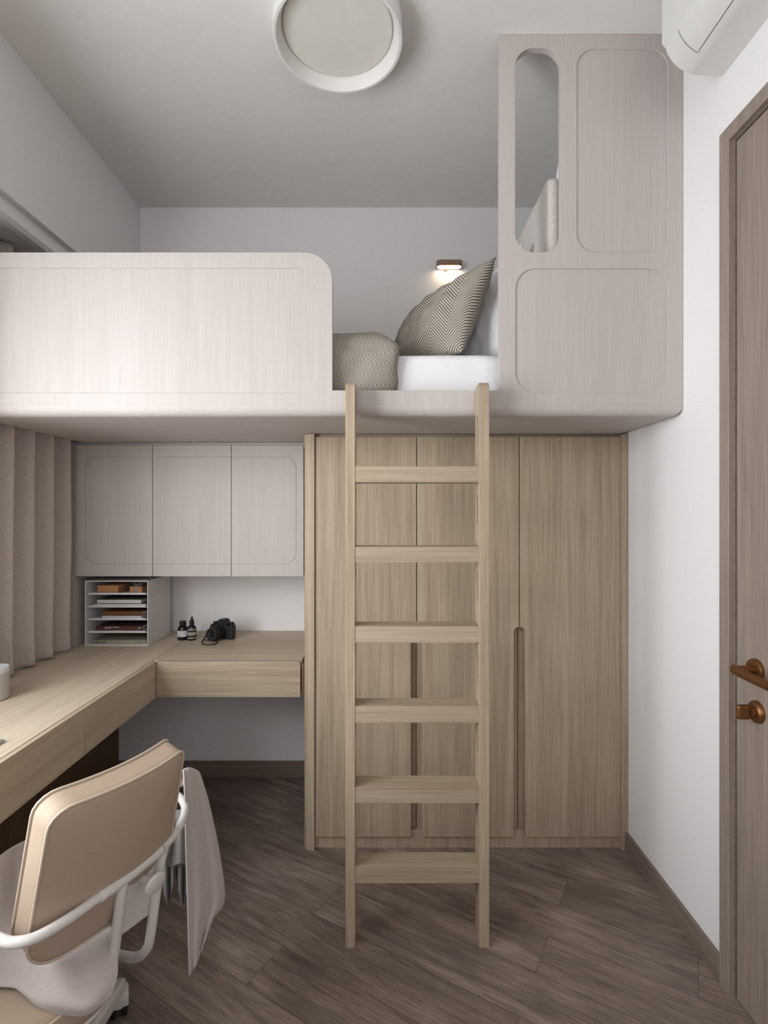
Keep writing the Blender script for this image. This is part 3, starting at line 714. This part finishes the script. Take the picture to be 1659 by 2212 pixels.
for zz in (0.26, 0.29, 0.32): box(b, p.x-r1*0.6, p.x+r1*0.6, p.y-r1*1.03, p.y-r1*0.9, DZ+hh*zz, DZ+hh*zz+0.0008)
add('print', b, INK, lb)

# ------------------------------------------------------------------ camera
p = at_desk(482, 1379); s = p.y/F
cm = thing('photo_camera', p, 'black mirrorless camera with large lens and wrist strap standing on the desk', 'camera')
RZ = Matrix.Rotation(R(-18), 4, 'Z'); MC = T(p.x, p.y, DZ) @ RZ
b = BM(); w_ = 0.116; h_ = 0.064
obox(b, MC @ T(0, 0, h_/2+0.001), w_, 0.034, h_, 0.006, 3)
obox(b, MC @ T(-0.046, -0.014, h_/2), 0.022, 0.022, h_-0.008, 0.008, 3)
cbody = add('body', b, BLACKP, cm)
b = BM()
hump = [(-0.030, 0.062), (-0.020, 0.072), (-0.012, 0.086), (-0.006, 0.090), (0.016, 0.090), (0.022, 0.086), (0.030, 0.070), (0.034, 0.062)]
b2 = BM(); prism(b2, hump, -0.018, 0.016); b2.transform(MC); me = bpy.data.meshes.new('t'); b2.to_mesh(me); b2.free(); b.from_mesh(me)
add('viewfinder_hump', b, BLACKP, cm)
for (dx, dy, r_, h2) in ((-0.043, 0.002, 0.009, 0.010), (-0.024, 0.004, 0.010, 0.014), (0.044, 0.002, 0.011, 0.012)):
    b = BM(); lathe(b, [(0, 0), (r_, 0), (r_, h2-0.001), (r_*0.9, h2), (0, h2)], MC @ T(dx, dy, h_), 24); add('dial', b, RUBBER, cm)
ML2 = MC @ T(-0.006, -0.016, 0.034) @ Matrix.Rotation(R(90), 4, 'X')
b = BM(); lathe(b, [(0, 0), (0.029, 0), (0.029, 0.012), (0.027, 0.014), (0.0295, 0.018), (0.0295, 0.044), (0.027, 0.046), (0.028, 0.050), (0.028, 0.062), (0.0255, 0.063), (0.023, 0.058), (0, 0.054)], ML2, 40); ln = add('lens_barrel', b, RUBBER, cm, smooth=30)
b = BM(); lathe(b, [(0.0245, 0.0632), (0.0262, 0.0634), (0.0262, 0.0628), (0.0245, 0.0626)], ML2, 40, False); add('front_ring', b, CHROME, ln)
b = BM(); lathe(b, [(0, 0.0575), (0.012, 0.0565), (0.0225, 0.0552)], ML2, 40, False); add('front_element', b, plain('coated_lens_glass', (14, 18, 26), 0.06), ln)
ctr = p
stp = [MC @ Vector((-0.060, 0, 0.052)), at_desk(452, 1375)+Vector((0, 0, 0.025)), at_desk(441, 1385)+Vector((0, 0, 0.010)), at_desk(436, 1388)+Vector((0, 0, 0.004)), at_desk(439, 1393)+Vector((0, 0, 0.004)), at_desk(455, 1394.5)+Vector((0, 0, 0.004)), at_desk(468, 1391)+Vector((0, 0, 0.004)), at_desk(464, 1387)+Vector((0, 0, 0.005)), at_desk(450, 1386)+Vector((0, 0, 0.005)), at_desk(441, 1385)+Vector((0, 0, 0.010)), at_desk(447, 1378)+Vector((0, 0, 0.02)), MC @ Vector((-0.060, -0.004, 0.050))]
b = BM(); tube(b, spline(stp, 8), 0.0027, 10, flat=(1, 1)); add('wrist_strap', b, STRAP, cm)
b = BM(); tube(b, [MC @ Vector((-0.0595+0.004*math.cos(a_), 0, 0.053+0.005*math.sin(a_))) for a_ in [i*math.pi/6 for i in range(12)]], 0.0008, 8, closed=True); add('strap_ring', b, CHROME, cm)

# ------------------------------------------------------------------ glass jar and tablet at the left frame edge
jr = 0.046; jy = 1.600; jx = XP(14, jy)-jr; M = T(jx, jy, DZ)
jar = thing('candle_jar', (jx, jy, DZ), 'ceramic candle jar under a clear glass dome on the desk by the curtain', 'candle jar')
b = BM(); lathe(b, [(0, 0), (jr*0.9, 0), (jr, 0.006), (jr, 0.085), (jr*0.94, 0.088), (jr*0.94, 0.070), (0, 0.070)], M, 48); add('jar_body', b, GREIGE, jar, smooth=30)
b = BM(); lathe(b, [(jr*0.93, 0.0705), (jr*0.93, 0.098), (jr*0.97, 0.098), (jr*1.004, 0.094), (jr*1.004, 0.084)], M, 48, False); add('rim_band', b, WAX, jar)
b = BM(); lathe(b, [(jr*0.99, 0.098)] + [(jr*0.99*math.cos(R(t)), 0.145+0.06*math.sin(R(t))) for t in range(0, 91, 9)], M, 48, False); add('glass_dome', b, GLASS, jar, smooth=180)
b = BM()
def onjar(a, z, r=jr*1.01): return Vector((jx+r*math.cos(R(a)), jy+r*math.sin(R(a)), DZ+z))
tube(b, [onjar(-62+16*x, 0.045+0.019*zq) for x, zq in [(math.copysign(abs(math.cos(t_))**0.5, math.cos(t_)), math.copysign(abs(math.sin(t_))**0.5, math.sin(t_))) for t_ in [i*math.pi/16 for i in range(32)]]], 0.0011, 6, closed=True)
tube(b, [onjar(-62+7*math.cos(t_), 0.045+0.009*math.sin(t_)) for t_ in [i*math.pi/10 for i in range(20)]], 0.0009, 6, closed=True)
add('emblem', b, INK, jar)
tb = thing('tablet', (-1.065, 1.228, DZ), 'thin silver tablet lying on the bright desk at the left edge of the view', 'tablet')
cpt = at_desk(12, 1601); 
M = T(cpt.x-0.1175, cpt.y-0.0825, DZ+0.004) @ Matrix.Rotation(R(-2), 4, 'Z')
b = BM(); obox(b, M, 0.235, 0.165, 0.007, 0.003, 3); add('tablet_body', b, SILVER, tb)
# ------------------------------------------------------------------ office chair
ch = thing('office_chair', (-0.68, 1.06, 0), 'beige leather swivel office chair with white tube frame seen from behind at the desk', 'chair')
TC = Vector((-0.475, 0.960, 0.79)); BC = Vector((-0.54, 1.012, 0.50))
U = Vector((0.487, 0.874, 0)).normalized(); V = (TC-BC); VH = V.length; V.normalize(); V = (V - U*V.dot(U)).normalized()
NN = U.cross(V).normalized()
if NN.x < 0: NN = -NN
TH = 0.052
def bk(s, t, n):   # backrest frame: s along width, t up, n to the rear; bowed across its width
    bow = 0.014 - 0.85*s*s
    if s > 0: s *= 1 - 0.14*max(0, t)/VH
    return BC + U*s + V*t + NN*(n+bow) 
hw_ = 0.142
def outl(inset=0, n=10):
    i = inset
    return rrect(-hw_+i, hw_+i*-1, -0.015+i, VH+0.0-i, (0.060, 0.095, 0.020, 0.036), n)
OUT = outl()
# resample the outline evenly so that straight sides bend with the bow
def resample(lp, m=96):
    P = [Vector((a, c, 0)) for a, c in lp]; P.append(P[0]); L_ = [0]
    for a, c in zip(P, P[1:]): L_.append(L_[-1]+(c-a).length)
    out = []; j = 0
    for k in range(m):
        d = L_[-1]*k/m
        while L_[j+1] < d: j += 1
        t_ = (d-L_[j])/max(1e-9, L_[j+1]-L_[j]); q = P[j].lerp(P[j+1], t_); out.append((q.x, q.y))
    return out
OUT = resample(OUT); cx_, cz_ = 0.0, VH/2-0.005
b = BM(); rings = []
def ring(scale, n, puff): return [b.verts.new(bk(cx_+(s_-cx_)*scale, cz_+(t_-cz_)*scale, n+puff)) for s_, t_ in OUT]
lay = [(0.02, 0, 0.012), (0.3, 0, 0.0112), (0.55, 0, 0.0088), (0.78, 0, 0.0052), (0.92, 0, 0.002), (0.985, 0, -0.0006), (1.0, 0, -0.004), (1.002, -0.3*TH, 0), (1.002, -0.7*TH, 0), (1.0, -TH, 0.004), (0.985, -TH, 0.0006), (0.92, -TH, -0.003), (0.78, -TH, -0.007), (0.55, -TH, -0.010), (0.3, -TH, -0.012), (0.02, -TH, -0.012)]
for sc_, n_, pf in lay: rings.append(ring(sc_, n_, pf))
m_ = len(OUT)
for a, c in zip(rings, rings[1:]):
    for k in range(m_): b.faces.new((a[k], a[(k+1) % m_], c[(k+1) % m_], c[k]))
b.faces.new(rings[0][::-1]); b.faces.new(rings[-1])
back = add('backrest', b, LEATHER, ch, smooth=60)
for n_ in (-0.0015, -TH+0.0015):
    b = BM(); tube(b, [bk(cx_+(s_-cx_)*1.004, cz_+(t_-cz_)*1.004, n_) for s_, t_ in OUT], 0.0028, 8, closed=True); add('piping', b, PIPE, back, smooth=180)

# bent tube around the back
RZt = 0.58
tp = [PZ(-75, 1985, RZt), PZ(-40, 2010, RZt), PZ(0, 2029, RZt), PZ(28, 2036, RZt), PZ(75, 2026, RZt), PZ(140, 1990, RZt), PZ(205, 1944, RZt), PZ(262, 1903, RZt), PZ(315, 1862, RZt), PZ(360, 1822, RZt), PZ(388, 1785, RZt), PZ(399, 1756, RZt), PZ(398, 1738, RZt+0.002), PZ(388, 1722, RZt+0.004), PZ(372, 1712, RZt+0.005)]
far = tp[-1]; near = tp[0]
tp = [near + (-NN)*0.07] + tp + [far + (-NN)*0.05]
pth = spline(tp, 7)
b = BM(); tube(b, pth, 0.0088, 16); add('back_rail', b, WMETAL, ch, smooth=180)
sl_ = [q for q in pth if PZ(212, 1940, RZt).y-0.0 < q.y < PZ(352, 1829, RZt).y and q.x > -0.58]
b = BM(); tube(b, sl_, 0.0112, 16); add('rail_sleeve', b, WMETAL, ch, smooth=180)
def D(px, py, Y): return P3(px, py, Y)
lt = [D(268, 1898, 1.00), D(262, 1930, 0.995), D(255, 1985, 1.0), D(249, 2040, 1.01), D(243, 2080, 1.02), D(236, 2115, 1.04), D(218, 2140, 1.08), D(190, 2150, 1.13)]
rt = [D(352, 1832, 1.09), D(343, 1890, 1.085), D(333, 1960, 1.085), D(325, 2020, 1.09), D(318, 2048, 1.10), D(300, 2066, 1.12), D(275, 2067, 1.14), D(240, 2058, 1.17)]
for q in (lt, rt):
    b = BM(); tube(b, spline(q, 6), 0.0098, 16); add('support_tube', b, WMETAL, ch, smooth=180)
b = BM()
quad = [D(272, 1905, 1.005), D(340, 1850, 1.08), D(335, 1915, 1.082), D(322, 1975, 1.085), D(262, 2020, 1.012), D(262, 1960, 1.0)]
fr_ = [b.verts.new(q) for q in quad]; bk_ = [b.verts.new(q - NN*0.004) for q in quad]; n6 = len(quad)
b.faces.new(fr_); b.faces.new(bk_[::-1])
for i in range(n6): b.faces.new((fr_[i], bk_[i], bk_[(i+1) % n6], fr_[(i+1) % n6]))
add('back_plate', b, WMETAL, ch, smooth=0)
kc = D(334, 1908, 1.02); kb = D(306, 1898, 1.045); dr = (kc-kb).normalized(); q_ = NN.to_track_quat('Z', 'Y').to_matrix().to_4x4()
b = BM(); tube(b, [kb - NN*0.01, kb, kc], 0.0075, 16); lathe(b, [(0, -0.005), (0.018, -0.005), (0.0225, -0.001), (0.0225, 0.003), (0.019, 0.006), (0, 0.0075)], T(*kc) @ q_, 32); add('tension_knob', b, WMETAL, ch, smooth=50)
# armrests: far one under the throw, near one mostly outside the frame
for base, ln_ in ((far, 0.10), (near, 0.07)):
    b = BM(); e = base - NN*(0.0 if base is far else 0.06)
    q = [e, e - NN*0.03 + Vector((0, 0, 0.004)), e - NN*ln_ + Vector((0, 0, 0.004))]
    tube(b, spline(q, 6), 0.013, 14); add('armrest', b, WMETAL, ch, smooth=180)
# seat
SC = BC - NN*0.20 - U*0.02; SC.z = 0
NH = Vector((NN.x, NN.y, 0)).normalized()
def st(s, n, z): return SC + U*s + NH*n + Vector((0, 0, z))
SO = resample(rrect(-0.25, 0.075, -0.21, 0.205, 0.085, 10), 80)
b = BM(); rings = []
for sc_, z_ in ((0.02, 0.410), (0.5, 0.409), (0.85, 0.404), (0.96, 0.396), (1.0, 0.384), (1.0, 0.36), (0.985, 0.335), (0.9, 0.325), (0.02, 0.325)):
    rings.append([b.verts.new(st(-0.0875+(s_+0.0875)*sc_, n_*sc_, z_)) for s_, n_ in SO])
for a, c in zip(rings, rings[1:]):
    for k in range(80): b.faces.new((a[k], a[(k+1) % 80], c[(k+1) % 80], c[k]))
b.faces.new(rings[0][::-1]); b.faces.new(rings[-1])
seat = add('seat', b, LEATHER, ch, smooth=60)
b = BM(); tube(b, [st(s_, n_, 0.387) for s_, n_ in SO], 0.0028, 8, closed=True); add('piping', b, PIPE, seat, smooth=180)
b = BM(); tube(b, [st(-0.0875+(s_+0.0875)*0.93, n_*0.93, 0.325) for s_, n_ in SO], 0.008, 10, closed=True)
tube(b, [st(-0.22, 0.02, 0.322), st(0.05, 0.02, 0.322)], 0.009, 10); tube(b, [st(-0.02, -0.19, 0.322), st(-0.02, 0.19, 0.322)], 0.009, 10)
add('seat_frame', b, WMETAL, ch, smooth=180)
HB = Vector((-0.68, 1.06, 0))
b = BM(); lathe(b, [(0, 0.09), (0.030, 0.09), (0.030, 0.17), (0.024, 0.18), (0.020, 0.181), (0.020, 0.325), (0, 0.325)], T(HB.x, HB.y, 0), 28); add('gas_column', b, WMETAL, ch)
ang0 = math.atan2(1.330-HB.y, -0.675-HB.x)
for i in range(5):
    a = ang0 + i*2*math.pi/5; d = Vector((math.cos(a), math.sin(a), 0)); sd = Vector((-d.y, d.x, 0))
    b = BM(); secs = []
    for q, (hw2, zt_, zb_) in ((0.02, (0.024, 0.125, 0.080)), (0.14, (0.021, 0.112, 0.074)), (0.265, (0.016, 0.090, 0.062)), (0.285, (0.012, 0.082, 0.064))):
        c = HB + d*q
        secs.append([b.verts.new(c+sd*x_+Vector((0, 0, z_))) for x_, z_ in ((-hw2, zb_), (-hw2, zt_-0.008), (-hw2*0.6, zt_), (hw2*0.6, zt_), (hw2, zt_-0.008), (hw2, zb_))])
    for A_, B_ in zip(secs, secs[1:]):
        for k in range(6): b.faces.new((A_[k], A_[(k+1) % 6], B_[(k+1) % 6], B_[k]))
    b.faces.new(secs[0][::-1]); b.faces.new(secs[-1])
    lg = add('base_leg', b, WMETAL, ch)
    c = HB + d*0.272
    b = BM()
    Mw = Matrix.Translation(c+Vector((0, 0, 0.025))) @ Matrix.Rotation(a+0.5, 4, 'Z') @ Matrix.Rotation(R(90), 4, 'X')
    for off in (-0.019, 0.007): lathe(b, [(0, 0), (0.023, 0), (0.025, 0.002), (0.025, 0.010), (0.023, 0.012), (0, 0.012)], Mw @ T(0, 0, off), 24)
    cs = add('caster', b, RUBBER, lg, smooth=40)
    b = BM(); obox(b, Matrix.Translation(c+Vector((0, 0, 0.045))) @ Matrix.Rotation(a+0.5, 4, 'Z'), 0.046, 0.046, 0.034, 0.007, 2)
    add('caster_hood', b, WMETAL, lg, smooth=30)

# ------------------------------------------------------------------ throw blanket over the far armrest and across the seat
def loft(rows, nu, nv):
    R_ = [spline(r, max(2, nu//(len(r)-1))) for r in rows]; m = min(len(r) for r in R_)
    cols = [spline([r[k] for r in R_], max(2, nv//(len(rows)-1))) for k in range(m)]
    bm = bmesh.new(); V_ = [[bm.verts.new(p_) for p_ in c] for c in cols]
    for i in range(len(V_)-1):
        for j in range(len(V_[0])-1): bm.faces.new((V_[i][j], V_[i+1][j], V_[i+1][j+1], V_[i][j+1]))
    return bm
tb_ = thing('throw_blanket', (-0.5, 1.3, 0.62), 'soft pinkish grey throw draped over the office chair seat and far armrest', 'blanket')
spine = [(1700, 372, 392, 1.44, 1.34, 0.0), (1664, 393, 424, 1.30, 1.37, 0.2), (1700, 398, 441, 1.25, 1.37, 0.6), (1760, 400, 457, 1.24, 1.375, 1.0),
         (1850, 402, 475, 1.235, 1.38, 1.0), (1942, 405, 485, 1.23, 1.385, 1.0), (2010, 407, 461, 1.225, 1.35, 1.0), (2108, 409, 443, 1.22, 1.29, 0.8)]
drop = {6: [14, 14, 8, 2, -6, -16, -26], 7: [0, -10, -18, -30, -48, -62, -78]}
rows = []
for k_, (py_, pa, pb_, ya, yb_, am) in enumerate(spine):
    r_ = []
    for q in range(7):
        f_ = q/6; dpy = drop.get(k_, [0]*7)[q] + (-5*math.sin(math.pi*f_) if k_ == 1 else 0)
        r_.append(D(pa+(pb_-pa)*f_, py_+dpy, ya+(yb_-ya)*f_ + am*(0.0075*(1 if q in (1, 4) else -1 if q in (2, 5) else 0))))
    rows.append(r_)
o = add('hanging_fold', loft(rows, 30, 56), THROW, tb_, smooth=180); solid(o, 0.003)
rows = [
 [D(352, 1760, 1.32), D(372, 1752, 1.36), D(392, 1748, 1.33), D(408, 1746, 1.36)],
 [D(350, 1800, 1.31), D(370, 1800, 1.35), D(390, 1800, 1.32), D(408, 1800, 1.35)],
 [D(345, 1860, 1.31), D(365, 1872, 1.34), D(390, 1865, 1.32), D(410, 1860, 1.35)]]
o = add('shaded_fold', loft(rows, 30, 30), THROW_SHADE, tb_, 'grey inner layer of the throw in shade', smooth=180); solid(o, 0.003)
rows = []
for j in range(6):
    y_ = 1866+j*19; rr_ = []
    for i in range(13):
        x_ = 350+i*4.6; amp = 0.022*math.cos(i*math.pi/1.7)
        yy = y_ + (j/5)*(-34 + 30*math.sin(i*0.9-1.0))
        rr_.append(D(x_, min(yy, 1962), 1.36+amp))
    rows.append(rr_)
o = add('shaded_fold', loft(rows, 36, 20), THROW_SHADE, tb_, 'grey inner layer of the throw in shade', smooth=180); solid(o, 0.003)
rows2 = [
 [PZ(-70, 2000, .50), PZ(-35, 1890, .515), PZ(-5, 1852, .525), PZ(30, 1828, .53), PZ(70, 1808, .53), PZ(110, 1790, .53)],
 [PZ(-75, 2060, .46), PZ(-35, 1945, .475), PZ(0, 1900, .495), PZ(35, 1880, .475), PZ(75, 1860, .49), PZ(130, 1840, .49)],
 [PZ(-78, 2100, .43), PZ(-40, 2035, .435), PZ(0, 1985, .45), PZ(45, 1960, .435), PZ(100, 1950, .45), PZ(170, 1920, .44)],
 [PZ(-72, 2118, .424), PZ(-20, 2085, .425), PZ(40, 2055, .430), PZ(100, 2045, .425), PZ(160, 2030, .430), PZ(225, 1985, .425)],
 [PZ(-60, 2125, .422), PZ(0, 2105, .424), PZ(60, 2095, .422), PZ(120, 2085, .43), PZ(180, 2070, .420), PZ(250, 2018, .42)],
 [PZ(-55, 2130, .421), PZ(10, 2120, .422), PZ(70, 2125, .420), PZ(130, 2130, .415), PZ(190, 2115, .405), PZ(254, 2062, .405)],
 [PZ(-50, 2133, .420), PZ(22, 2128, .420), PZ(75, 2155, .412), PZ(130, 2170, .395), PZ(198, 2166, .385), PZ(253, 2108, .385)],
 [PZ(-48, 2134, .419), PZ(30, 2134, .419), PZ(82, 2172, .400), PZ(130, 2190, .370), PZ(190, 2190, .365), PZ(240, 2150, .368)]]
rows2 = [[(p_ if (ri < 3 or ci < 2) else PZ(CX+p_.x*F/p_.y, CY+(EYE-p_.z)*F/p_.y, p_.z+0.02*min(1, (ci-1)/2))) for ci, p_ in enumerate(r_)] for ri, r_ in enumerate(rows2)]
o = add('seat_cover_fold', loft(rows2, 50, 56), THROW, tb_, smooth=180); solid(o, 0.003)
